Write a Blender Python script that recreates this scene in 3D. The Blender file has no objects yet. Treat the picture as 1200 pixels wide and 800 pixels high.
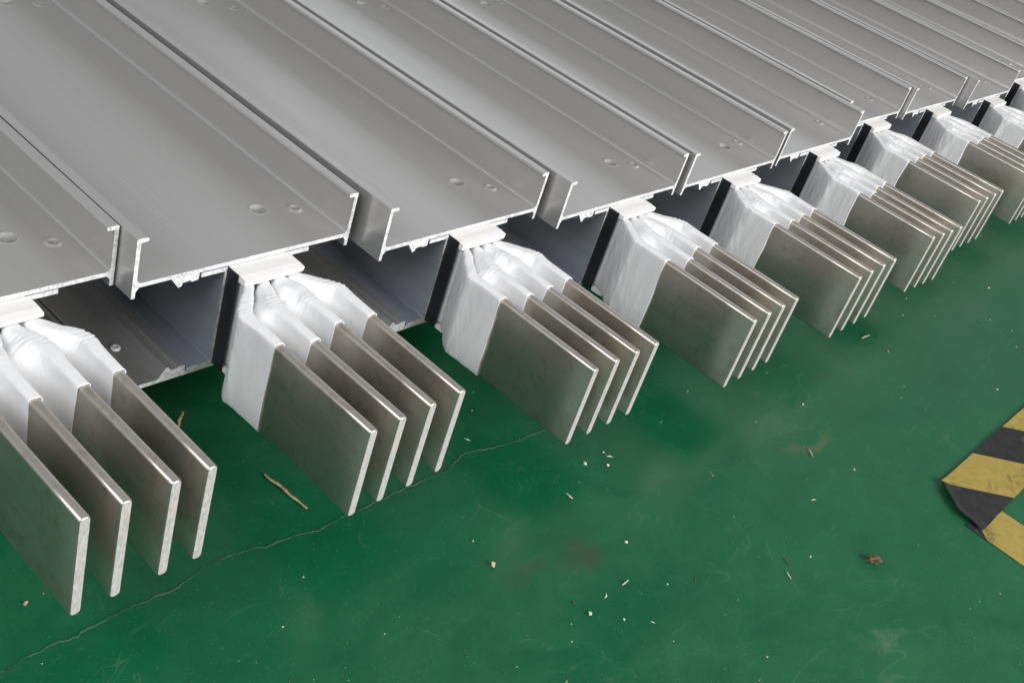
import bpy, bmesh, math, random
from mathutils import Vector, Matrix, noise

random.seed(7)
scene = bpy.context.scene
COL = scene.collection

# ------------------------------------------------------------------ camera
R = ((0.6511757378855352, -0.706107379185123, 0.27817715119960024),
     (-0.25299674045017323, -0.5475423192878817, -0.7976152317442465),
     (0.7155157634257902, 0.4490097745585943, -0.5351891391274916))
cam_data = bpy.data.cameras.new('camera')
cam = bpy.data.objects.new('camera', cam_data)
COL.objects.link(cam)
M = Matrix.Identity(4)
for i in range(3):
    M[i][0] = R[0][i]
    M[i][1] = -R[1][i]
    M[i][2] = -R[2][i]
M.translation = Vector((-0.3106435, -0.8064364, 0.7090179))
cam.matrix_world = M
cam_data.sensor_width = 36.0
cam_data.lens = 1338.8145 / 1200.0 * 36.0
cam_data.clip_start = 0.02
cam_data.clip_end = 200.0
scene.camera = cam

# ------------------------------------------------------------------ light of the hall
world = bpy.data.worlds.new('World')
scene.world = world
world.use_nodes = True
bg = world.node_tree.nodes['Background']
bg.inputs['Color'].default_value = (0.95, 0.98, 1.0, 1)
bg.inputs['Strength'].default_value = 0.40


def area(name, loc, target, sx, sy, watts, color):
    d = bpy.data.lights.new(name, 'AREA')
    d.shape = 'RECTANGLE'
    d.size, d.size_y = sx, sy
    d.energy = watts
    d.color = color
    o = bpy.data.objects.new(name, d)
    COL.objects.link(o)
    o.location = loc
    o.rotation_euler = (Vector(target) - Vector(loc)).to_track_quat('-Z', 'Y').to_euler()
    return o


area('hall_door_light', (1.5, -4.5, 1.75), (1.0, -0.2, -0.1), 3.0, 1.8, 350, (1.0, 0.985, 0.96))
area('left_fill_light', (-2.6, -0.5, 2.5), (0.8, 0.1, 0.0), 2.8, 1.8, 100, (0.97, 0.985, 1.0))  # added fill, set low at left to brighten flange and sheet faces
area('far_fill_light', (8.0, 4.6, 3.0), (2.0, 0.4, 0.0), 6.0, 2.2, 26, (0.93, 0.97, 1.0))  # added fill that lifts the sheen of the far covers, no known window

vs = scene.view_settings
vs.view_transform = 'Standard'
vs.look = 'None'
vs.exposure = 0.0
vs.gamma = 1.0
vs.use_curve_mapping = False
scene.render.engine = 'CYCLES'


# ------------------------------------------------------------------ materials
class NT:
    """small helper that builds a node tree"""

    def __init__(self, name):
        self.m = bpy.data.materials.new(name)
        self.m.use_nodes = True
        self.t = self.m.node_tree
        self.b = self.t.nodes['Principled BSDF']
        self.out = self.t.nodes['Material Output']

    def n(self, kind, **kw):
        nd = self.t.nodes.new(kind)
        for k, v in kw.items():
            setattr(nd, k, v)
        return nd

    def l(self, a, b):
        self.t.links.new(a, b)

    def coord(self, scale=(1, 1, 1), out='Object', rot=(0, 0, 0), loc=(0, 0, 0), vary=True):
        c = self.n('ShaderNodeTexCoord')
        mp = self.n('ShaderNodeMapping')
        mp.inputs['Scale'].default_value = scale
        mp.inputs['Rotation'].default_value = rot
        mp.inputs['Location'].default_value = loc
        if vary:
            oi = self.n('ShaderNodeObjectInfo')
            ad = self.n('ShaderNodeVectorMath', operation='ADD')
            ml = self.n('ShaderNodeMath', operation='MULTIPLY')
            ml.inputs[1].default_value = 23.0
            self.l(oi.outputs['Random'], ml.inputs[0])
            self.l(c.outputs[out], ad.inputs[0])
            self.l(ml.outputs[0], ad.inputs[1])
            self.l(ad.outputs[0], mp.inputs['Vector'])
        else:
            self.l(c.outputs[out], mp.inputs['Vector'])
        return mp.outputs['Vector']

    def noise(self, vec, scale, detail=4, rough=0.55, dist=0.0):
        nd = self.n('ShaderNodeTexNoise')
        nd.inputs['Scale'].default_value = scale
        nd.inputs['Detail'].default_value = detail
        nd.inputs['Roughness'].default_value = rough
        nd.inputs['Distortion'].default_value = dist
        self.l(vec, nd.inputs['Vector'])
        return nd.outputs['Fac']

    def ramp(self, fac, stops, interp='LINEAR'):
        r = self.n('ShaderNodeValToRGB')
        r.color_ramp.interpolation = interp
        e = r.color_ramp.elements
        while len(e) < len(stops):
            e.new(0.5)
        for el, (p, c) in zip(e, stops):
            el.position = p
            el.color = c if len(c) == 4 else (*c, 1)
        self.l(fac, r.inputs['Fac'])
        return r.outputs['Color']

    def mix(self, fac, a, b, kind='MIX'):
        mx = self.n('ShaderNodeMix', data_type='RGBA', blend_type=kind)
        for sock, v in ((mx.inputs[0], fac), (mx.inputs[6], a), (mx.inputs[7], b)):
            if hasattr(v, 'is_linked'):
                self.l(v, sock)
            elif isinstance(v, (int, float)):
                sock.default_value = v
            else:
                sock.default_value = v if len(v) == 4 else (*v, 1)
        return mx.outputs[2]

    def math(self, op, a, b=0.0, clamp=False):
        nd = self.n('ShaderNodeMath', operation=op, use_clamp=clamp)
        for sock, v in ((nd.inputs[0], a), (nd.inputs[1], b)):
            if hasattr(v, 'is_linked'):
                self.l(v, sock)
            else:
                sock.default_value = v
        return nd.outputs[0]

    def rng(self, fac, a, b, c, d):
        nd = self.n('ShaderNodeMapRange')
        nd.inputs[1].default_value = a
        nd.inputs[2].default_value = b
        nd.inputs[3].default_value = c
        nd.inputs[4].default_value = d
        self.l(fac, nd.inputs[0])
        return nd.outputs[0]

    def bump(self, h, strength, dist=0.001):
        nd = self.n('ShaderNodeBump')
        nd.inputs['Strength'].default_value = strength
        nd.inputs['Distance'].default_value = dist
        self.l(h, nd.inputs['Height'])
        self.l(nd.outputs['Normal'], self.b.inputs['Normal'])
        return nd

    def set(self, **kw):
        for k, v in kw.items():
            s = self.b.inputs[k.replace('_', ' ')]
            if hasattr(v, 'is_linked'):
                self.l(v, s)
            else:
                s.default_value = v


def m_plate():
    t = NT('mill_finish_aluminium')
    streak = t.noise(t.coord((120, 0.9, 120)), 1.0, 3, 0.6)
    smear = t.noise(t.coord((9, 2.2, 9)), 1.0, 4, 0.6, 0.4)
    fine = t.noise(t.coord((900, 12, 900)), 1.0, 2)
    col = t.mix(t.rng(streak, 0.3, 0.7, 0, 1), (0.50, 0.49, 0.482), (0.535, 0.525, 0.518))
    col = t.mix(t.rng(smear, 0.35, 0.75, 0, 0.35), col, (0.45, 0.43, 0.415))
    band = t.noise(t.coord((26, 0.35, 26)), 1.0, 2, 0.5)
    col = t.mix(t.rng(band, 0.35, 0.65, 0, 0.5), col, (0.54, 0.53, 0.525))
    scr = t.noise(t.coord((420, 1.6, 420), rot=(0, 0, 0.06)), 1.0, 1, 0.4)
    col = t.mix(t.rng(scr, 0.74, 0.78, 0, 0.22), col, (0.80, 0.80, 0.80))
    spots = t.noise(t.coord((70, 70, 70)), 1.0, 2)
    col = t.mix(t.rng(spots, 0.72, 0.78, 0, 0.3), col, (0.62, 0.62, 0.62))
    t.set(Base_Color=col, Metallic=0.70)
    r = t.math('ADD', t.rng(smear, 0.3, 0.7, 0.27, 0.38), t.rng(streak, 0.3, 0.7, -0.015, 0.015))
    t.set(Roughness=r)
    t.bump(t.math('ADD', streak, t.math('MULTIPLY', fine, 0.3)), 0.05, 0.0005)
    return t.m


def m_cut():
    t = NT('sawn_aluminium_edge')
    a = t.noise(t.coord((190, 190, 190)), 1.0, 5, 0.75)
    b = t.noise(t.coord((420, 100, 90)), 1.0, 3)
    col = t.mix(t.rng(a, 0.35, 0.65, 0, 1), (0.48, 0.48, 0.49), (0.90, 0.90, 0.91))
    col = t.mix(t.rng(b, 0.60, 0.70, 0, 0.75), col, (0.25, 0.25, 0.27))
    t.set(Base_Color=col, Metallic=0.15, Roughness=0.45)
    t.bump(t.math('ADD', a, b), 0.8, 0.0008)
    return t.m


def m_wall():
    t = NT('grey_side_sheet')
    streak = t.noise(t.coord((60, 1.2, 60)), 1.0, 3, 0.6)
    smear = t.noise(t.coord((12, 3, 12)), 1.0, 4)
    col = t.mix(t.rng(streak, 0.3, 0.7, 0, 1), (0.25, 0.27, 0.31), (0.29, 0.31, 0.35))
    t.set(Base_Color=col, Metallic=0.25, Roughness=t.rng(smear, 0.3, 0.7, 0.40, 0.55))
    t.bump(streak, 0.04, 0.0005)
    return t.m


def m_busbar():
    t = NT('tinned_busbar')
    streak = t.noise(t.coord((300, 5, 40)), 1.0, 4, 0.6)
    cloud = t.noise(t.coord((14, 9, 22)), 1.0, 5, 0.62, 0.6)
    scr = t.noise(t.coord((40, 40, 600), rot=(0.4, 0, 0)), 1.0, 2)
    col = t.mix(t.rng(cloud, 0.32, 0.7, 0, 1), (0.59, 0.55, 0.49), (0.48, 0.43, 0.36))
    col = t.mix(t.rng(streak, 0.35, 0.7, 0, 0.5), col, (0.60, 0.59, 0.565))
    smudge = t.noise(t.coord((30, 38, 30), rot=(0.5, 0.2, 0)), 1.0, 6, 0.7, 1.5)
    col = t.mix(t.rng(smudge, 0.52, 0.72, 0, 0.65), col, (0.36, 0.295, 0.225))
    t.set(Base_Color=col, Metallic=0.94)
    t.set(Roughness=t.math('ADD', t.rng(cloud, 0.3, 0.7, 0.26, 0.38), t.rng(scr, 0.4, 0.7, 0, 0.05)))
    t.bump(t.math('ADD', streak, t.math('MULTIPLY', cloud, 0.6)), 0.10, 0.0006)
    return t.m


def m_barend():
    t = NT('sawn_busbar_end')
    a = t.noise(t.coord((500, 500, 160)), 1.0, 4, 0.7)
    c = t.noise(t.coord((60, 60, 60)), 1.0, 3)
    col = t.mix(t.rng(a, 0.3, 0.7, 0, 1), (0.34, 0.33, 0.315), (0.60, 0.59, 0.57))
    col = t.mix(t.rng(c, 0.5, 0.75, 0, 0.5), col, (0.62, 0.46, 0.41))
    t.set(Base_Color=col, Metallic=0.2, Roughness=0.42)
    t.bump(a, 0.5, 0.0006)
    return t.m


def m_sleeve():
    t = NT('white_film_sleeve')
    a = t.noise(t.coord((60, 40, 25)), 1.0, 4, 0.6, 0.5)
    t.set(Base_Color=t.mix(a, (0.80, 0.80, 0.815), (0.86, 0.86, 0.87)), Roughness=0.42)
    t.b.inputs['Coat Weight'].default_value = 0.1
    t.b.inputs['Coat Roughness'].default_value = 0.2
    cr1 = t.noise(t.coord((95, 60, 26), rot=(0.35, 0, 0)), 1.0, 3, 0.6, 0.8)
    cr2 = t.noise(t.coord((60, 85, 22), rot=(-0.5, 0, 0)), 1.0, 2, 0.5, 0.6)
    rid = t.math('ADD', t.math('ABSOLUTE', t.math('SUBTRACT', cr1, 0.5)), t.math('ABSOLUTE', t.math('SUBTRACT', cr2, 0.5)))
    t.bump(t.math('ADD', rid, t.math('MULTIPLY', a, 0.3)), 0.24, 0.004)
    tr = t.n('ShaderNodeBsdfTranslucent')
    tr.inputs['Color'].default_value = (0.93, 0.93, 0.94, 1)
    mx = t.n('ShaderNodeMixShader')
    mx.inputs[0].default_value = 0.22
    t.l(t.b.outputs[0], mx.inputs[1])
    t.l(tr.outputs[0], mx.inputs[2])
    t.l(mx.outputs[0], t.out.inputs['Surface'])
    return t.m


def m_foam():
    t = NT('white_foam')
    a = t.noise(t.coord((180, 180, 180)), 1.0, 4, 0.7)
    t.set(Base_Color=t.mix(a, (0.66, 0.645, 0.63), (0.76, 0.745, 0.73)), Roughness=0.7)
    t.set(Subsurface_Weight=0.25, Subsurface_Scale=0.01)
    t.bump(a, 0.25, 0.0006)
    return t.m


def m_black():
    t = NT('black_insulating_sheet')
    a = t.noise(t.coord((50, 50, 50)), 1.0, 4)
    t.set(Base_Color=t.mix(a, (0.006, 0.007, 0.010), (0.016, 0.017, 0.022)), Roughness=0.42)
    return t.m


def m_floor():
    t = NT('green_epoxy_floor')
    co = t.coord((1, 1, 1), vary=False)
    big = t.noise(t.coord((2.3, 3.4, 1), loc=(0.4, 1.7, 0), vary=False), 1.0, 5, 0.62, 1.1)
    mid = t.noise(t.coord((9, 13, 1), rot=(0, 0, 0.5), vary=False), 1.0, 6, 0.68, 0.8)
    swirl = t.noise(t.coord((5, 22, 1), rot=(0, 0, -0.6), vary=False), 1.0, 6, 0.7, 1.6)
    fine = t.noise(t.coord((160, 160, 1), vary=False), 1.0, 3, 0.6)
    speck = t.noise(t.coord((420, 420, 1), vary=False), 1.0, 2, 0.5)
    col = t.mix(t.rng(mid, 0.3, 0.7, 0, 1), (0.0030, 0.068, 0.026), (0.005, 0.088, 0.036))
    dust = t.math('ADD', t.math('MULTIPLY', t.rng(big, 0.38, 0.66, 0, 1), 0.6),
                  t.math('MULTIPLY', t.rng(mid, 0.4, 0.75, 0, 1), 0.35))

    def spot(cx, cy, rx, ry, soft, ang=0.0):
        """roundish mask on the floor, 1 inside"""
        mp = t.n('ShaderNodeMapping', vector_type='TEXTURE')
        mp.inputs['Location'].default_value = (cx, cy, 0)
        mp.inputs['Rotation'].default_value = (0, 0, ang)
        mp.inputs['Scale'].default_value = (rx, ry, 1)
        wob = t.n('ShaderNodeVectorMath', operation='ADD')
        nz = t.n('ShaderNodeTexNoise')
        nz.inputs['Scale'].default_value = 14
        nz.inputs['Detail'].default_value = 4
        t.l(co, nz.inputs['Vector'])
        sc = t.n('ShaderNodeVectorMath', operation='SCALE')
        sub = t.n('ShaderNodeVectorMath', operation='SUBTRACT')
        sub.inputs[1].default_value = (0.5, 0.5, 0.5)
        t.l(nz.outputs['Color'], sub.inputs[0])
        t.l(sub.outputs[0], sc.inputs[0])
        sc.inputs['Scale'].default_value = 0.09
        t.l(co, wob.inputs[0])
        t.l(sc.outputs[0], wob.inputs[1])
        t.l(wob.outputs[0], mp.inputs['Vector'])
        sep = t.n('ShaderNodeSeparateXYZ')
        t.l(mp.outputs[0], sep.inputs[0])
        cmb = t.n('ShaderNodeCombineXYZ')
        t.l(sep.outputs[0], cmb.inputs[0])
        t.l(sep.outputs[1], cmb.inputs[1])
        ln = t.n('ShaderNodeVectorMath', operation='LENGTH')
        t.l(cmb.outputs[0], ln.inputs[0])
        return t.rng(ln.outputs['Value'], 1.0 + soft, 1.0 - soft, 0, 1)

    # dust film lies in patches, wiped clean (deep green) in others
    for (cx, cy, rx, ry, so, an, amt) in ((0.74, -0.40, 0.16, 0.055, 0.25, 0.1, 0.35),
                                          (1.10, -0.44, 0.30, 0.10, 0.5, 0.1, 0.20),
                                          (0.95, -0.70, 0.5, 0.16, 0.6, 0.0, 0.25),
                                          (1.20, -0.23, 0.10, 0.03, 0.3, 0.2, 0.30),
                                          (1.75, -0.36, 0.25, 0.05, 0.4, 0.1, 0.25)):
        dust = t.math('ADD', dust, t.math('MULTIPLY', spot(cx, cy, rx, ry, so, an), amt))
    for (cx, cy, rx, ry, so, an, amt) in ((0.90, -0.29, 0.20, 0.065, 0.2, -0.05, 0.75),
                                          (1.02, -0.38, 0.16, 0.05, 0.5, 0.2, 0.4),
                                          (1.20, -0.385, 0.06, 0.03, 0.25, 0.3, 0.5),
                                          (0.35, -0.25, 0.40, 0.09, 0.5, 0.0, 0.6),
                                          (1.55, -0.30, 0.12, 0.04, 0.3, 0.1, 0.5),
                                          (0.52, -0.52, 0.22, 0.05, 0.5, 0.4, 0.4)):
        dust = t.math('SUBTRACT', dust, t.math('MULTIPLY', spot(cx, cy, rx, ry, so, an), amt))
    dust = t.math('MULTIPLY', dust, t.rng(fine, 0.2, 0.7, 0.75, 1.1))
    dust = t.math('ADD', dust, t.math('MULTIPLY', t.rng(swirl, 0.58, 0.72, 0, 1), 0.16), clamp=True)
    col = t.mix(t.math('MULTIPLY', dust, 0.50), col, (0.028, 0.112, 0.052))
    # thin curved scuff marks
    for sc_, off, thr in ((3.1, 0.0, 0.0045), (5.3, 7.0, 0.004)):
        ln = t.noise(t.coord((sc_, sc_ * 1.7, 1), loc=(off, off, 0), vary=False), 1.0, 2, 0.4, 2.2)
        edge = t.math('LESS_THAN', t.math('ABSOLUTE', t.math('SUBTRACT', ln, 0.5)), thr)
        msk = t.math('MULTIPLY', edge, t.rng(mid, 0.46, 0.62, 0, 0.20))
        col = t.mix(msk, col, (0.10, 0.16, 0.10))
    # brown grease stains
    st = t.math('ADD', t.math('MULTIPLY', spot(0.654, -0.386, 0.032, 0.022, 0.6), 0.75),
                t.math('MULTIPLY', spot(0.575, -0.358, 0.03, 0.010, 0.6), 0.45), clamp=True)
    col = t.mix(st, col, (0.034, 0.054, 0.030))
    col = t.mix(t.math('MULTIPLY', spot(1.17, -0.43, 0.05, 0.008, 0.6), 0.4), col, (0.12, 0.11, 0.06))
    col = t.mix(t.rng(speck, 0.70, 0.76, 0, 0.35), col, (0.30, 0.33, 0.24))
    col = t.mix(t.rng(speck, 0.30, 0.24, 0, 0.4), col, (0.006, 0.04, 0.02))
    t.set(Base_Color=col, Roughness=t.rng(dust, 0.0, 1.0, 0.24, 0.56))
    t.b.inputs['Specular IOR Level'].default_value = 0.20
    t.bump(t.math('ADD', t.math('MULTIPLY', mid, 1.0), t.math('MULTIPLY', fine, 0.12)), 0.10, 0.003)
    return t.m


def m_simple(name, ca, cb, scale, rough=0.7, bump=0.3, metal=0.0):
    t = NT(name)
    a = t.noise(t.coord((scale, scale, scale)), 1.0, 5, 0.65)
    t.set(Base_Color=t.mix(t.rng(a, 0.3, 0.7, 0, 1), ca, cb), Roughness=rough, Metallic=metal)
    t.bump(a, bump, 0.001)
    return t.m


def m_tape(name, sgn, stops):
    """yellow and black diagonal print; s = x + sgn*y in metres on the floor"""
    t = NT(name)
    c = t.n('ShaderNodeTexCoord')
    sep = t.n('ShaderNodeSeparateXYZ')
    t.l(c.outputs['Object'], sep.inputs[0])
    s = t.math('ADD', sep.outputs[0], t.math('MULTIPLY', sep.outputs[1], sgn))
    ph = t.math('FRACT', t.math('DIVIDE', t.math('SUBTRACT', s, stops), 0.2755))
    isy = t.math('LESS_THAN', ph, 0.497)
    grit = t.noise(t.coord((70, 70, 70)), 1.0, 6, 0.7)
    wear = t.noise(t.coord((22, 22, 22)), 1.0, 5, 0.7, 1.0)
    yel = t.mix(t.rng(grit, 0.35, 0.7, 0, 1), (0.64, 0.49, 0.125), (0.50, 0.37, 0.095))
    yel = t.mix(t.rng(wear, 0.56, 0.70, 0, 0.75), yel, (0.10, 0.075, 0.03))
    blk = t.mix(t.rng(grit, 0.4, 0.7, 0, 1), (0.035, 0.035, 0.038), (0.06, 0.06, 0.062))
    blk = t.mix(t.rng(wear, 0.60, 0.66, 0, 0.6), blk, (0.14, 0.14, 0.14))
    t.set(Base_Color=t.mix(isy, blk, yel), Roughness=0.55)
    t.bump(t.math('ADD', grit, wear), 0.35, 0.0015)
    return t.m


MAT = dict(plate=m_plate(), cut=m_cut(), wall=m_wall(), bar=m_busbar(), barend=m_barend(),
           sleeve=m_sleeve(), foam=m_foam(), black=m_black(), floor=m_floor(),
           hole=m_simple('hole_shade', (0.20, 0.20, 0.20), (0.29, 0.285, 0.28), 200),  # shade inside the holes painted in as darker grey
           stone=m_simple('pale_stone', (0.42, 0.36, 0.28), (0.62, 0.57, 0.48), 300),
           stone2=m_simple('tan_stone', (0.30, 0.22, 0.14), (0.48, 0.38, 0.27), 300),
           chip=m_simple('white_chip', (0.50, 0.49, 0.45), (0.66, 0.65, 0.61), 300),
           wood=m_simple('splinter_wood', (0.28, 0.17, 0.09), (0.52, 0.36, 0.22), 250),
           clump=m_simple('brown_dirt', (0.045, 0.028, 0.016), (0.13, 0.085, 0.05), 260, 0.9, 0.8),
           crack=m_simple('crack_dark', (0.004, 0.028, 0.013), (0.02, 0.05, 0.026), 120),
           filler=m_simple('crack_dust', (0.012, 0.075, 0.035), (0.075, 0.11, 0.065), 160))


# ------------------------------------------------------------------ helpers
def link(name, bm, mats, parent=None, smooth=False, recalc=True):
    if recalc:
        bmesh.ops.recalc_face_normals(bm, faces=bm.faces[:])
    me = bpy.data.meshes.new(name)
    bm.to_mesh(me)
    bm.free()
    for m in mats:
        me.materials.append(MAT[m])
    if smooth:
        for p in me.polygons:
            p.use_smooth = True
    o = bpy.data.objects.new(name, me)
    COL.objects.link(o)
    o.parent = parent
    return o


def place(name, me, parent):
    o = bpy.data.objects.new(name, me)
    COL.objects.link(o)
    o.parent = parent
    return o


def tag(o, label, cat, group=None, kind=None):
    o['label'] = label
    o['category'] = cat
    if group:
        o['group'] = group
    if kind:
        o['kind'] = kind


def box_bm(bm, x0, x1, y0, y1, z0, z1):
    v = [bm.verts.new(c) for c in ((x0, y0, z0), (x1, y0, z0), (x1, y1, z0), (x0, y1, z0),
                                   (x0, y0, z1), (x1, y0, z1), (x1, y1, z1), (x0, y1, z1))]
    fs = []
    for f in ((0, 3, 2, 1), (4, 5, 6, 7), (0, 1, 5, 4), (1, 2, 6, 5), (2, 3, 7, 6), (3, 0, 4, 7)):
        fs.append(bm.faces.new([v[i] for i in f]))
    return fs


# ------------------------------------------------------------------ floor
ZF = -0.2075
FS = 12.0
bm = bmesh.new()
vv = [bm.verts.new(c) for c in ((-FS, -FS, ZF), (FS, -FS, ZF), (FS, FS, ZF), (-FS, FS, ZF))]
bm.faces.new(vv)
floor = link('floor', bm, ['floor'])
floor['kind'] = 'structure'
floor['label'] = 'glossy green painted concrete floor with dust and scuffs'

CR = [(-0.15, -0.188), (-0.05, -0.184), (0.05, -0.182), (0.067, -0.18), (0.121, -0.18), (0.172, -0.179), (0.229, -0.18), (0.275, -0.173),
      (0.313, -0.173), (0.346, -0.181), (0.39, -0.185), (0.41, -0.193), (0.449, -0.19), (0.487, -0.191),
      (0.542, -0.191), (0.613, -0.195), (0.664, -0.183), (0.703, -0.193), (0.746, -0.201), (0.788, -0.203), (0.83, -0.204)]


def crack_mesh(name, mat, half, off, zup, seed, prob):
    bm = bmesh.new()
    rnd = random.Random(seed)
    pts = []
    for (a, b) in zip(CR, CR[1:]):
        for i in range(12):
            f = i / 12
            x = a[0] + (b[0] - a[0]) * f
            y = a[1] + (b[1] - a[1]) * f
            jr = random.Random(int(x * 3000))
            pts.append((x, y + noise.noise((x * 45, 3.1, 0)) * 0.0045 + noise.noise((x * 210, 9.1, 0)) * 0.0022 + jr.uniform(-.0009, .0009)))
    prev = None
    for i, (x, y) in enumerate(pts):
        w = half * max(0.0, 0.35 + 1.1 * noise.noise((x * 24, seed * 3.7, 1)) + rnd.uniform(-.2, .3)) * prob
        w = max(w, 0.00002)
        end = min(1, (len(pts) - 1 - i) / 14)
        w *= end
        a = bm.verts.new((x, y + off + w, ZF + zup))
        m = bm.verts.new((x, y + off, ZF + zup + 0.0003))
        b = bm.verts.new((x, y + off - w, ZF + zup))
        if prev:
            bm.faces.new((prev[0], a, m, prev[1]))
            bm.faces.new((prev[1], m, b, prev[2]))
        prev = (a, m, b)
    o = link(name, bm, [mat], floor)
    return o


crack_mesh('crack_dust', 'filler', 0.0011, -0.0005, 0.0002, 2, 1.0)
crack_mesh('floor_crack', 'crack', 0.0005, 0.0003, 0.0005, 5, 1.0)

# ------------------------------------------------------------------ trunking section
W = 0.3037       # width over the flanges
HU = 0.0569      # flange above the plate
HD = 0.0185      # flange below the plate
ZB = -0.0161     # top edge of the copper bars
BH = 0.12
BT = 0.0112
KX = 0.1605
LB = 0.2929
LEN = 3.0
ZM = -0.150      # mirror: z' = ZM - z gives the bottom cover
PT = 0.0052      # plate thickness
XW0, XW1 = 0.118, 0.2075   # outer faces of the two side sheets


def cover_outline():
    t = 0.0048
    left = [(0.0, -HD), (-0.0002, HU - 0.001), (0.0008, HU), (0.0115, HU), (0.0135, HU - 0.0012), (0.0140, HU - 0.003),
            (0.0128, HU - 0.0048), (0.0108, HU - 0.0052), (t + 0.001, HU - 0.0052), (t, HU - 0.0065), (t, 0.0065), (t + 0.0008, 0.0032),
            (t + 0.0026, 0.0009), (t + 0.0058, 0.0)]
    right = [(W - x, z) for x, z in reversed(left)]
    under = [(W - t, -HD), (W - t, -0.0105), (W - t - 0.004, -PT - 0.0002), (0.085, -PT),
             (0.0845, -0.0145), (0.075, -0.0152), (0.0745, -0.0130), (0.064, -0.0140), (0.0628, -0.0178),
             (0.0590, -0.0192), (0.0485, -PT), (t + 0.004, -PT - 0.0002), (t, -0.0105), (t, -HD)]
    return left + right + under, 13, 14  # indices of the two ends of the wide top face


def make_cover(name, holes, flip=False):
    """extruded aluminium cover, upper face with pressed bolt holes.  Mirrored for the bottom"""
    bm = bmesh.new()
    prof, ia, ib = cover_outline()
    n = len(prof)
    ra = [bm.verts.new((x, 0.0, z)) for x, z in prof]
    rb = [bm.verts.new((x, LEN, z)) for x, z in prof]
    for i in range(n):
        j = (i + 1) % n
        if i == ia:
            continue
        bm.faces.new((ra[i], ra[j], rb[j], rb[i]))
    fa = bm.faces.new(ra[::-1])
    fb = bm.faces.new(rb)
    fa.material_index = fb.material_index = 1
    # wide top face, cut into cells so that every hole is a ring in a square cell
    XS = 0.2525
    va = bm.verts.new((XS, 0.0, 0.0))
    vb = bm.verts.new((XS, LEN, 0.0))
    for xa, xb, vs4 in ((prof[ia][0], XS, (ra[ia], va, vb, rb[ia])), (XS, prof[ib][0], (va, ra[ib], rb[ib], vb))):
        hs = sorted([h for h in holes if xa < h[0] < xb], key=lambda h: h[1])
        if not hs:
            bm.faces.new(vs4)
            continue
        c = hs[0][0]
        half = 0.0135
        xs = [xa, c - half, c + half, xb]
        grid = {}

        def gv(x, y):
            k = (round(x, 5), round(y, 5))
            if k not in grid:
                grid[k] = bm.verts.new((x, y, 0.0))
            return grid[k]
        for v in vs4:
            grid[(round(v.co.x, 5), round(v.co.y, 5))] = v
        ys = [0.0]
        for h in hs:
            ys += [h[1] - half, h[1] + half]
        ys.append(LEN)
        for q in (0, 2):
            col = [gv(xs[q], 0), gv(xs[q + 1], 0)] + [gv(xs[q + 1], y) for y in ys[1:-1]] + [gv(xs[q + 1], LEN), gv(xs[q], LEN)] if q == 0 else \
                [gv(xs[q + 1], 0), gv(xs[q + 1], LEN), gv(xs[q], LEN)] + [gv(xs[q], y) for y in reversed(ys[1:-1])] + [gv(xs[q], 0)]
            bm.faces.new(col)
        for k2 in range(len(ys) - 1):
            corners = [gv(xs[1], ys[k2]), gv(xs[2], ys[k2]), gv(xs[2], ys[k2 + 1]), gv(xs[1], ys[k2 + 1])]
            if k2 % 2 == 0:
                bm.faces.new(corners)
                continue
            hx, hy, prof_h = hs[k2 // 2]
            N = 24
            rings = []
            for rr, zz in prof_h:
                rings.append([bm.verts.new((hx + rr * math.cos(2 * math.pi * k / N - 3 * math.pi / 4),
                                            hy + rr * math.sin(2 * math.pi * k / N - 3 * math.pi / 4), zz)) for k in range(N)])
            for q in range(4):
                a, b = corners[q], corners[(q + 1) % 4]
                seg = [rings[0][(q * 6 + k) % N] for k in range(7)]
                bm.faces.new([a, b] + seg[::-1])
            for ri, (A, B) in enumerate(zip(rings, rings[1:])):
                for k in range(N):
                    f = bm.faces.new((A[k], A[(k + 1) % N], B[(k + 1) % N], B[k]))
                    f.smooth = True
                    f.material_index = 2 if ri >= 2 else 0
            f = bm.faces.new(rings[-1])
            f.material_index = 2
    if flip:
        for v in bm.verts:
            v.co.z = ZM - v.co.z
    bmesh.ops.recalc_face_normals(bm, faces=bm.faces[:])
    me = bpy.data.meshes.new(name)
    bm.to_mesh(me)
    bm.free()
    for m in ('plate', 'cut', 'hole'):
        me.materials.append(MAT[m])
    return me


# pressed dimple and punched hole with raised rim, as (radius, height) steps
DIMPLE = [(0.0130, 0.0), (0.0112, 0.0010), (0.0100, 0.0006), (0.0088, -0.0030), (0.0060, -0.0040)]
PUNCH = [(0.0105, 0.0), (0.0080, 0.0018), (0.0060, 0.0022), (0.0045, 0.0004), (0.0038, -0.0045)]
HB = [(0.2345, 0.094), (0.2254, 0.0838), (0.2303, 0.0957), (0.2384, 0.0924), (0.2308, 0.0685)]
HS = [(0.2732, 0.0704), (0.2718, 0.0700), (0.2717, 0.0675), (0.2779, 0.0734), (0.2785, 0.0713), (0.277, 0.0676), (0.2701, 0.0654), (0.2731, 0.0666), (0.268, 0.0640)]


def top_cover_mesh(u):
    hs = []
    sx, sy = HS[u % 9]
    hs += [(sx, sy + q * 0.615, PUNCH) for q in range(5)]
    if u < 5:
        bx_, by_ = HB[u]
        hs += [(bx_, by_ + q * 0.614, DIMPLE) for q in range(5)]
    return make_cover('top_cover', hs)


BOT_ME = make_cover('bottom_cover', [], True)


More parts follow.
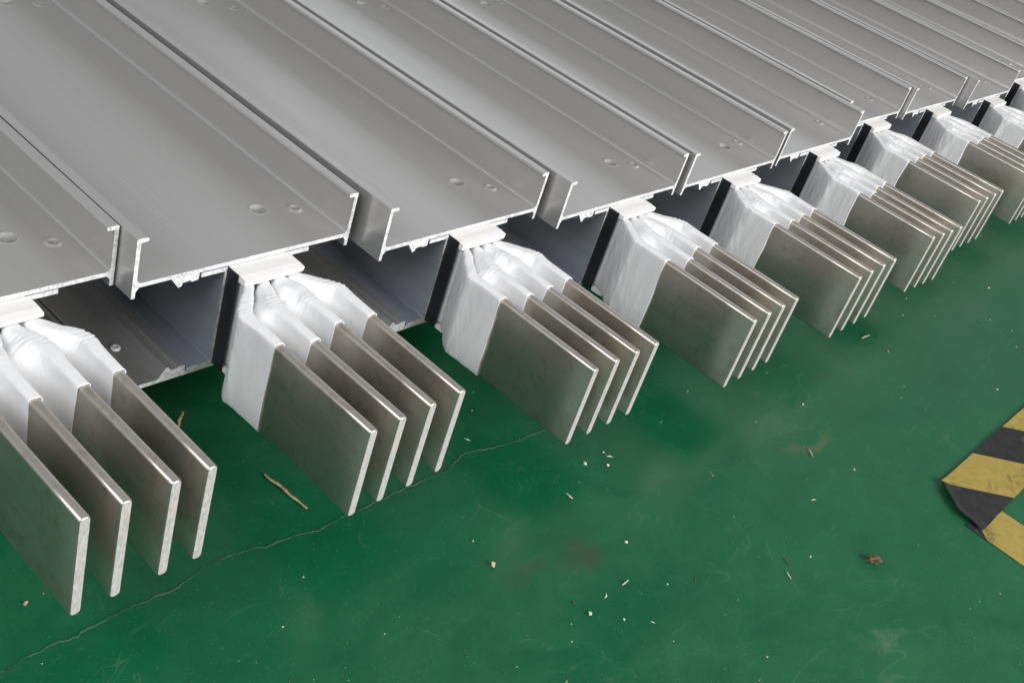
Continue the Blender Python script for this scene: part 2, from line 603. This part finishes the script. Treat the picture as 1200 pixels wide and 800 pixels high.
def rivet_mesh():
    bm = bmesh.new()
    prev = None
    for r, z in ((0.0062, 0.0), (0.0060, 0.0012), (0.0046, 0.0022), (0.0024, 0.0026), (0.0022, 0.0012)):
        ring = [bm.verts.new((r * math.cos(k * math.pi / 8), r * math.sin(k * math.pi / 8), z)) for k in range(16)]
        if prev:
            for k in range(16):
                bm.faces.new((prev[k], prev[(k + 1) % 16], ring[(k + 1) % 16], ring[k])).smooth = True
        prev = ring
    bm.faces.new(prev)
    bmesh.ops.recalc_face_normals(bm, faces=bm.faces[:])
    me = bpy.data.meshes.new('rivet')
    bm.to_mesh(me)
    bm.free()
    me.materials.append(MAT['cut'])
    return me


RIVET_ME = rivet_mesh()


def wall_mesh():
    """folded side sheet, outer side towards -x, feet under the covers"""
    th = 0.0034
    zt, zb = -PT - 0.0004, ZM + PT + 0.0004
    pr = [(-0.0315, zt), (th, zt), (th, zb), (-0.0315, zb), (-0.0315, zb + 0.0055), (-0.001, zb + 0.0055), (0.0, zb + 0.0066),
          (0.0, zt - 0.0066), (-0.001, zt - 0.0055), (-0.0315, zt - 0.0055)]
    bm = bmesh.new()
    a = [bm.verts.new((x, -0.0016, z)) for x, z in pr]
    b = [bm.verts.new((x, LEN, z)) for x, z in pr]
    for i in range(len(pr)):
        j = (i + 1) % len(pr)
        bm.faces.new((a[i], a[j], b[j], b[i]))
    f1 = bm.faces.new(a[::-1])
    f2 = bm.faces.new(b)
    f1.material_index = f2.material_index = 1
    bmesh.ops.recalc_face_normals(bm, faces=bm.faces[:])
    me = bpy.data.meshes.new('side_sheet')
    bm.to_mesh(me)
    bm.free()
    me.materials.append(MAT['wall'])
    me.materials.append(MAT['cut'])
    return me


WALL_ME = wall_mesh()


def sheet_mesh():
    bm = bmesh.new()
    box_bm(bm, 0, 0.0016, -0.0205, 0.4, ZM + PT + 0.0006, -PT - 0.0006)
    bmesh.ops.bevel(bm, geom=[e for e in bm.edges], offset=0.0004, segments=1, affect='EDGES')
    bmesh.ops.recalc_face_normals(bm, faces=bm.faces[:])
    me = bpy.data.meshes.new('insulating_sheet')
    bm.to_mesh(me)
    bm.free()
    me.materials.append(MAT['black'])
    return me


SHEET_ME = sheet_mesh()


def foam_mesh(y_front, z0, z1, seed):
    bm = bmesh.new()
    nx, ny = 14, 8
    x0, x1 = XW0 + 0.0056, XW1 - 0.0038 + 0.004
    y1 = 0.05
    rnd = random.Random(seed)
    g = {}
    for s, z in ((0, z0), (1, z1)):
        for i in range(nx + 1):
            for j in range(ny + 1):
                x = x0 + (x1 - x0) * i / nx
                y = y1 + (y_front - y1) * j / ny
                jy = noise.noise((x * 60, seed, s)) * 0.0016 * (j / ny)
                jz = 0.0
                if j == ny:
                    jz = (-0.0012 if s else 0.0010)
                g[s, i, j] = bm.verts.new((x, y + jy, z + jz + (noise.noise((x * 40, y * 40, seed)) * 0.0004 if j < ny else 0)))
    for s in (0, 1):
        for i in range(nx):
            for j in range(ny):
                bm.faces.new((g[s, i, j], g[s, i + 1, j], g[s, i + 1, j + 1], g[s, i, j + 1]))
    for i in range(nx):
        for j in (0, ny):
            bm.faces.new((g[0, i, j], g[0, i + 1, j], g[1, i + 1, j], g[1, i, j]))
    for j in range(ny):
        for i in (0, nx):
            bm.faces.new((g[0, i, j], g[0, i, j + 1], g[1, i, j + 1], g[1, i, j]))
    bmesh.ops.recalc_face_normals(bm, faces=bm.faces[:])
    me = bpy.data.meshes.new('foam_block')
    bm.to_mesh(me)
    bm.free()
    me.materials.append(MAT['foam'])
    return me


def smoothstep(a, b, x):
    f = min(1, max(0, (x - a) / (b - a)))
    return f * f * (3 - 2 * f)


def path_x(y, xin, xout, ya=-0.026, yb=-0.072):
    """bar centre line: straight in the core, stepped outwards, straight again"""
    f = min(1, max(0, (ya - y) / (ya - yb)))
    s = 0.72 * f + 0.28 * f * f * (3 - 2 * f)
    return xin + (xout - xin) * s


def rrect(w, h, r, seg):
    pts = []
    for cx, cz, a0 in ((w / 2 - r, h / 2 - r, 0), (-w / 2 + r, h / 2 - r, 90), (-w / 2 + r, -h / 2 + r, 180), (w / 2 - r, -h / 2 + r, 270)):
        for k in range(seg + 1):
            a = math.radians(a0 + 90 * k / seg)
            pts.append((cx + r * math.cos(a), cz + r * math.sin(a)))
    return pts


def bar_object(parent, xin, xout, ytip, ztop, seed):
    zc = ztop - BH / 2
    rnd = random.Random(seed)
    stations = [0.3, 0.02, -0.022] + [-0.026 - 0.046 * i / 8 for i in range(9)] + [-0.08, -0.12, -0.18, -0.24, ytip + 0.0012]
    bm = bmesh.new()
    rings = []
    base = rrect(BT, BH, 0.0040, 4)
    dx = rnd.uniform(-.0014, .0014)
    for y in stations:
        cx = path_x(y, xin, xout) + dx * max(0, -y) / 0.3
        rings.append([bm.verts.new((cx + x, y, zc + z)) for x, z in base])
    cx = path_x(ytip, xin, xout) + dx
    cap = [bm.verts.new((cx + x * 0.84, ytip, zc + z * 0.985)) for x, z in base]
    rings.append(cap)
    n = len(base)
    for A, B in zip(rings, rings[1:]):
        for i in range(n):
            j = (i + 1) % n
            f = bm.faces.new((A[i], A[j], B[j], B[i]))
            f.smooth = True
    f = bm.faces.new(rings[0][::-1])
    f = bm.faces.new(cap)
    f.material_index = 1
    o = link('busbar', bm, ['bar', 'barend'], parent)
    m = o.data
    for p in m.polygons:
        if abs(p.normal.y) > 0.9:
            p.use_smooth = False
    return o


def sleeve_object(bar, xin, xout, yend, ztop, seed, slack, left=None):
    """loose white film round one bar from the housing to just before the bare end"""
    zc = ztop - BH / 2
    rnd = random.Random(seed)
    w, h = BT + 0.0020, BH + 0.0020
    per = []
    NS = 20
    top = rrect(w, h, 0.0032, 4)
    # densify long sides
    raw = top
    n0 = len(raw)
    for i in range(n0):
        a, b = raw[i], raw[(i + 1) % n0]
        d = math.hypot(b[0] - a[0], b[1] - a[1])
        k = max(1, int(d / 0.006))
        for q in range(k):
            per.append((a[0] + (b[0] - a[0]) * q / k, a[1] + (b[1] - a[1]) * q / k))
    n = len(per)
    ys = [0.012 + (yend - 0.012) * i / 80 for i in range(81)]
    bm = bmesh.new()
    rings = []
    so = seed * 1.37
    for si, y in enumerate(ys):
        cx = path_x(y, xin, xout, -0.024, -0.074)
        bend = math.exp(-((y + 0.066) / 0.024) ** 2) + 0.7 * math.exp(-((y + 0.040) / 0.020) ** 2)
        endt = smoothstep(yend + 0.040, yend, y)
        inn = smoothstep(-0.020, -0.034, y)          # held tight inside the housing
        loose = slack * (0.25 + bend) * (1 - 0.8 * endt) * inn
        ring = []
        for (x, z) in per:
            sx = math.copysign(1, x)
            tz = (z + h / 2) / h
            wv = noise.noise(((y + z * 0.22) * 62 + so, z * 7, so + 3 * sx))
            cr = 1 - abs(noise.noise(((y - z * 0.35) * 95 + so, z * 18 + so, so + sx))) * 3.2     # sharp creases
            wv2 = noise.noise((y * 26 + so, z * 9, so + 7 * sx))
            out = loose * (0.75 + 0.75 * wv + 0.6 * wv2) + 0.0008 * max(0, cr) * inn * (0.2 + bend) + 0.0006 * max(0, wv + 0.1) * inn * (1 - 0.6 * endt)
            # gathered pleats where the bar bends
            dp = (h / 2 - z) / h
            pk = math.exp(-((y + 0.068 + 0.010 * math.sin(so)) / 0.011) ** 2) * math.exp(-dp * 3.0)
            out += 0.0011 * pk * max(0, math.sin((y + dp * 0.02) * 1150 + so * 3 + 2 * wv2))
            out = max(0.0, out)
            if left and x < 0:
                # slack film hangs over to the sleeve on the left, so the valley between them is shallow
                gap = cx - path_x(y, left[0], left[1], -0.024, -0.074) - w
                dep = (h / 2 - z) / h
                reach = smoothstep(yend + 0.012, yend + 0.085, y) ** 0.8 * inn
                hang = smoothstep(0.0, 0.16 + 0.55 * (1 - reach), dep) ** 0.75 * smoothstep(1.0, 0.7, dep)
                out += max(0, gap) * 0.93 * reach * hang
            lift = 0.0
            if z > h / 2 - 0.008:
                lift = loose * 0.5 * (0.5 + 0.5 * noise.noise((y * 60 + so, x * 60, so))) + 0.0007 * pk * max(0, math.sin(y * 1150 + so * 3 + 2 * wv2))
            if z < -h / 2 + 0.008:
                lift = -loose * 0.35 * max(0, 0.4 + noise.noise((y * 70 + so, x * 60, so + 4)))
            yy = y
            if si == len(ys) - 1:
                yy += noise.noise((z * 30, so, sx)) * 0.0016
            yy += (tz - 0.5) * 0.006 * endt * math.sin(so)
            ring.append(bm.verts.new((cx + x + sx * out * min(1, abs(x) / (w * 0.3)), yy, zc + z + lift)))
        rings.append(ring)
    # turned-in hem at the open end
    hem = [bm.verts.new((v.co.x + (path_x(yend, xin, xout) - v.co.x) * 0.10, v.co.y + 0.0015,
                         zc + (v.co.z - zc) * 0.990)) for v in rings[-1]]
    rings.append(hem)
    for A, B in zip(rings, rings[1:]):
        for i in range(n):
            j = (i + 1) % n
            f = bm.faces.new((A[i], A[j], B[j], B[i]))
            f.smooth = True
    return link('film_sleeve', bm, ['sleeve'], bar)


UNITS = [  # x, y of the front left corner, turn, (bar shift, spacing, length change, skew, lift)
    (0.0000, 0.0800, 0.0016, (0.0028, 0.0429, 0.0021, 0.0001, 0.0025)),
    (0.3058, 0.0498, -0.0016, (0.0005, 0.0450, 0.0034, 0.0011, 0.0001)),
    (0.6233, 0.0037, -0.0002, (0.0006, 0.0427, 0.0035, -0.0007, -0.0011)),
    (0.9376, -0.0306, 0.0016, (0.0061, 0.0424, 0.0027, 0.0009, 0.0013)),
    (1.2529, -0.0368, -0.0002, (0.0064, 0.0451, -0.0040, 0.0004, 0.0012)),
    (1.5744, -0.0341, -0.0006, (-0.0034, 0.0386, -0.0017, -0.0020, -0.0012)),
    (1.8894, 0.0038, -0.0002, (-0.0061, 0.0420, -0.0060, -0.0006, -0.0029)),
    (2.2014, -0.0063, -0.0003, (-0.0020, 0.0420, -0.0030, 0.0, -0.0010)),
    (2.5171, -0.0294, 0.0, (0.0010, 0.0430, 0.0, 0.0, 0.0)),
    (2.8300, 0.0050, 0.0, (0.0, 0.0425, 0.0, 0.0, 0.0)),
    (3.1420, -0.0120, 0.0, (0.0, 0.0430, 0.0, 0.0, 0.0)),
    (3.4560, 0.0100, 0.0, (0.0, 0.0430, 0.0, 0.0, 0.0)),
    (3.7700, 0.0000, 0.0, (0.0, 0.0430, 0.0, 0.0, 0.0)),
]
ADJ = {(0, 1): -0.0018, (0, 2): 0.0026, (1, 0): 0.001, (1, 1): -0.0022, (1, 2): -0.001, (1, 3): 0.001}
LABELS = [
    'grey aluminium busbar trunking section nearest the camera, cut off by the left edge',
    'second trunking section from the left, four bare bar ends above the thin splinter',
    'third trunking section from the left, its bar ends meeting the end of the floor crack',
    'fourth trunking section from the left, between the third and fifth groups of bars',
    'fifth trunking section from the left, front edge furthest forward in the row',
    'sixth trunking section from the left, its right flange standing alone before the seventh',
    'seventh trunking section from the left, cover set back behind the sixth one',
    'eighth trunking section from the left, bar ends cut by the right edge of the picture',
    'ninth trunking section from the left, only white film and cover showing at right edge',
    'tenth trunking section from the left, cover front just inside the right edge',
    'eleventh trunking section from the left, cover strip crossing the upper right corner',
    'twelfth trunking section from the left, narrow cover strip in the upper right corner',
    'last visible trunking section, furthest cover strip at the top right corner',
]
for u, (ux, uy, ut, (bx, bs, by, bt, bz)) in enumerate(UNITS):
    root = bpy.data.objects.new('busbar_trunking', None)
    COL.objects.link(root)
    root.empty_display_size = 0.05
    root.location = (ux, uy, 0)
    root.rotation_euler = (0, 0, ut)
    tag(root, LABELS[u], 'busbar trunking', 'busbar trunking sections lying in a row')
    place('top_cover', top_cover_mesh(u), root)
    b = place('bottom_cover', BOT_ME, root)
    rv = place('rivet', RIVET_ME, b)
    rv.location = (0.038, 0.071, ZM + PT + 0.0002)
    w1 = place('side_sheet', WALL_ME, root)
    w1.location = (XW0, 0, 0)
    w2 = place('side_sheet', WALL_ME, root)
    w2.rotation_euler = (0, math.pi, 0)
    w2.location = (XW1, 0, ZM)
    s = place('insulating_sheet', SHEET_ME, root)
    s.location = (XW0 + 0.0037, 0, 0)
    place('foam_block', foam_mesh(-0.0300 + random.uniform(-.003, .003), -0.0150 + bz, -PT - 0.0008, u + 1), root)
    place('foam_block', foam_mesh(-0.0400 + random.uniform(-.004, .004), ZM + PT + 0.0008, ZB - BH + bz - 0.0028, u + 31), root)
    if u > 9:
        continue  # bars out of the picture
    prevx = None
    for i in range(4):
        k = i - 1.5
        xout = KX + bx + bs * k + ADJ.get((u, i), 0)
        xin = (XW0 + XW1) / 2 + 0.0008 + 0.0188 * k
        ytip = -LB + by + bt * k
        bar = bar_object(root, xin, xout, ytip, ZB + bz, u * 11 + i)
        ye = -0.134 + random.uniform(-0.004, 0.003) + (-0.006 if i == 1 else 0)
        sleeve_object(bar, xin, xout, ye, ZB + bz, u * 7 + i * 3 + 2, 0.0009 + 0.0019 * random.random(), prevx)
        prevx = (xin, xout)

# ------------------------------------------------------------------ hazard tape
MAT['tape_a'] = m_tape('hazard_tape_print', 1.0, 0.687)
MAT['tape_b'] = m_tape('hazard_tape_print_return', -1.0, 1.943)
bm = bmesh.new()
nx, ny = 60, 14
g = {}
for i in range(nx + 1):
    for j in range(ny + 1):
        fy = j / ny
        y = -0.6045 + (-0.6950 + 0.6045) * fy
        xe = 1.292 - 0.043 * min(1, fy / 0.5) - 0.006 * max(0, fy - 0.5) * 2
        xe += noise.noise((fy * 14, 2.2, 0)) * 0.004 + noise.noise((fy * 40, 5.2, 0)) * 0.0018
        x = xe + (2.6 - xe) * (i / nx) ** 2.2
        d = x - xe
        lift = 0.0060 * math.exp(-(d / 0.014) ** 2) * (1 - abs(fy - 0.38) * 0.9)
        z = ZF + 0.0032 + lift + noise.noise((x * 25, y * 25, 0)) * 0.0005
        y += noise.noise((x * 22, j * 0.02, 4)) * 0.0012
        g[i, j] = bm.verts.new((x, y, z))
for i in range(nx):
    for j in range(ny):
        bm.faces.new((g[i, j], g[i + 1, j], g[i + 1, j + 1], g[i, j + 1]))
r = bmesh.ops.solidify(bm, geom=bm.faces[:], thickness=0.0009)
ta = link('hazard_tape', bm, ['tape_a'], smooth=False)
tag(ta, 'yellow and black striped floor tape with torn curled end, running right along the row', 'floor tape', 'hazard tape strips on the floor')
bm = bmesh.new()
g = {}
nx, ny = 10, 40
for i in range(nx + 1):
    for j in range(ny + 1):
        x = 1.2345 + (1.329 - 1.2345) * i / nx
        y = -0.674 + (-2.2 + 0.674) * (j / ny) ** 1.6
        x += noise.noise((y * 20, 1.5, 0)) * 0.001
        g[i, j] = bm.verts.new((x, y, ZF + 0.0014 + noise.noise((x * 25, y * 25, 3)) * 0.0003))
for i in range(nx):
    for j in range(ny):
        bm.faces.new((g[i, j], g[i + 1, j], g[i + 1, j + 1], g[i, j + 1]))
bmesh.ops.solidify(bm, geom=bm.faces[:], thickness=0.0007)
tb = link('hazard_tape', bm, ['tape_b'])
tag(tb, 'mostly yellow floor tape strip coming forward from under the torn tape end', 'floor tape', 'hazard tape strips on the floor')


# ------------------------------------------------------------------ litter on the floor
def pebble(name, x, y, size, mat, label, cat, stretch=(1, 1, 0.7), ang=0.0, group='small litter on the green floor', seed=0, sub=2, rough=0.35):
    bm = bmesh.new()
    if sub < 3:
        pr = random.Random(seed * 17 + 3)
        for q in range(16):
            v = Vector((pr.gauss(0, 1), pr.gauss(0, 1), pr.gauss(0, 1))).normalized() * pr.uniform(0.75, 1.15)
            bm.verts.new(v)
        hull = bmesh.ops.convex_hull(bm, input=bm.verts[:])
        bmesh.ops.delete(bm, geom=[e for e in hull['geom_interior'] if isinstance(e, bmesh.types.BMVert)], context='VERTS')
    else:
        bmesh.ops.create_icosphere(bm, subdivisions=sub, radius=1.0)
    for v in bm.verts:
        d = 1 + rough * noise.noise(v.co * 1.6 + Vector((seed * 3.3, x * 50, y * 50))) + 0.2 * rough * noise.noise(v.co * 5)
        v.co = Vector((v.co.x * stretch[0] * d, v.co.y * stretch[1] * d, v.co.z * stretch[2] * d)) * size
    zmin = min(v.co.z for v in bm.verts)
    for v in bm.verts:
        v.co.z -= zmin
    o = link(name, bm, [mat])
    o.location = (x, y, ZF - 0.0004)
    o.rotation_euler = (0, 0, ang)
    tag(o, label, cat, group)
    return o


P = [
    (0.799, -0.281, 0.0036, 'stone', 'pale pebble beyond the third bar group, larger of two side by side'),
    (0.825, -0.301, 0.0030, 'stone', 'pale pebble just right of the larger one beyond the third bar group'),
    (0.842, -0.280, 0.0016, 'chip', 'tiny white chip behind the two pale pebbles'),
    (0.551, -0.341, 0.0038, 'stone2', 'tan pebble at the left end of the brown stain'),
    (0.558, -0.301, 0.0021, 'stone2', 'small tan chip in front of the second bar group, behind the tan pebble'),
    (0.597, -0.456, 0.0032, 'stone', 'rounded pale pebble in front of the brown stain'),
    (0.592, -0.434, 0.0023, 'clump', 'small dark crumb just behind the rounded pale pebble'),
    (0.627, -0.484, 0.0018, 'chip', 'white chip right of and in front of the rounded pale pebble'),
    (0.731, -0.407, 0.0022, 'chip', 'white angular chip right of the brown stain on dusty floor'),
    (0.721, -0.481, 0.0016, 'chip', 'tiny bright chip in the middle of the bare floor'),
    (1.183, -0.508, 0.0024, 'stone2', 'tan pebble left of the torn tape end'),
    (0.943, -0.565, 0.0017, 'chip', 'tiny white chip left of the brown dirt clump'),
    (1.252, -0.376, 0.0027, 'stone', 'pale pebble on the floor below the fifth bar group'),
    (0.106, -0.123, 0.0030, 'stone2', 'pebble under the bars at the left edge'),
    (1.576, -0.376, 0.0022, 'stone2', 'tan crumb on the floor right of the fifth bar group'),
    (2.082, -0.375, 0.0026, 'chip', 'white chip on the floor near the right edge below the seventh bar group'),
]
for i, (x, y, s, m, lab) in enumerate(P):
    pebble('pebble' if s > 0.002 else 'chip', x, y, s, m, lab, 'pebble' if s > 0.002 else 'chip',
           (1.0, 0.75 + 0.4 * random.random(), 0.72), random.uniform(0, 3), seed=i)
c = pebble('dirt_clump', 1.019, -0.623, 0.0080, 'clump', 'dark brown crumbly clump of dirt left of the tape corner', 'dirt', (1.25, 0.7, 0.55), -0.9, group=None, seed=5, sub=4, rough=0.9)


def stick(name, p0, p1, r, mat, label, cat, zlift=(0.001, 0.001), seed=0, n=14, flat=0.7):
    bm = bmesh.new()
    a, b = Vector((p0[0], p0[1], ZF + zlift[0])), Vector((p1[0], p1[1], ZF + zlift[1]))
    d = (b - a).normalized()
    sd = d.cross(Vector((0, 0, 1))).normalized()
    rings = []
    for i in range(n + 1):
        f = i / n
        c = a.lerp(b, f) + sd * noise.noise((f * 4, seed, 0)) * r * 1.2
        rr = r * (0.55 + 0.45 * math.sin(math.pi * min(1, f * 0.9 + 0.12))) * (1 + 0.35 * noise.noise((f * 9, seed, 2)))
        rings.append([bm.verts.new(c + sd * rr * math.cos(q * math.pi / 3) + Vector((0, 0, rr * flat * (1 + math.sin(q * math.pi / 3))))) for q in range(6)])
    for A, B in zip(rings, rings[1:]):
        for i in range(6):
            bm.faces.new((A[i], A[(i + 1) % 6], B[(i + 1) % 6], B[i]))
    bm.faces.new(rings[0][::-1])
    bm.faces.new(rings[-1])
    o = link(name, bm, [mat])
    tag(o, label, cat, 'small litter on the green floor')
    return o


stick('wood_splinter', (0.414, -0.091), (0.422, -0.160), 0.0019, 'wood', 'long thin wood splinter between the first and second bar groups', 'splinter', seed=1)
stick('wood_splinter', (0.374, 0.025), (0.391, 0.041), 0.0020, 'wood', 'short brown shaving under the trunking behind the first bar group', 'splinter', (0.001, 0.006), seed=3)
stick('wood_splinter', (0.728, -0.318), (0.7285, -0.307), 0.0011, 'stone', 'short pale sliver in front of the two pale pebbles', 'splinter', seed=4)
stick('wood_splinter', (0.667, -0.450), (0.681, -0.449), 0.0008, 'stone', 'pale straw sliver between brown stain and bare middle floor', 'splinter', seed=6)
stick('wood_splinter', (0.905, -0.545), (0.899, -0.556), 0.0009, 'clump', 'dark thin sliver left of the dirt clump, upper of two', 'splinter', seed=8)
stick('wood_splinter', (0.884, -0.561), (0.878, -0.571), 0.0009, 'stone', 'pale thin sliver left of the dirt clump, lower of two', 'splinter', seed=9)
stick('wood_splinter', (1.153, -0.443), (1.143, -0.456), 0.0012, 'stone2', 'tan sliver on the clean green patch before the fifth bar group', 'splinter', seed=10)
stick('wood_splinter', (1.560, -0.327), (1.588, -0.330), 0.0016, 'stone2', 'tan sliver just off the tips of the fifth bar group', 'splinter', seed=12)

# fine grit, far too many grains to count
bm = bmesh.new()
rnd = random.Random(3)
for k in range(900):
    x = rnd.uniform(0.05, 2.4)
    y = rnd.uniform(-0.85, 0.02)
    if noise.noise((x * 3, y * 4, 0)) < rnd.uniform(-0.5, 0.35):
        continue
    s = 0.0003 + 0.0009 * rnd.random() ** 4
    a = rnd.uniform(0, 6.28)
    ln = s * rnd.choice((1, 1, 1.5, 2, 5))
    vs_ = []
    for dx, dy, dz in ((-1, -1, 0), (1, -1, 0), (0, 1.2, 0), (0, 0, 1)):
        px, py = dx * ln, dy * s
        vs_.append(bm.verts.new((x + px * math.cos(a) - py * math.sin(a), y + px * math.sin(a) + py * math.cos(a), ZF + 0.0001 + dz * s * 1.1)))
    mi = rnd.choice((0, 0, 1, 1, 2, 2))
    for f in ((0, 1, 3), (1, 2, 3), (2, 0, 3)):
        bm.faces.new([vs_[q] for q in f]).material_index = mi
gr = link('floor_grit', bm, ['stone', 'stone2', 'clump', 'chip'])
tag(gr, 'fine grit and sawdust scattered over the green floor', 'grit', kind='stuff')
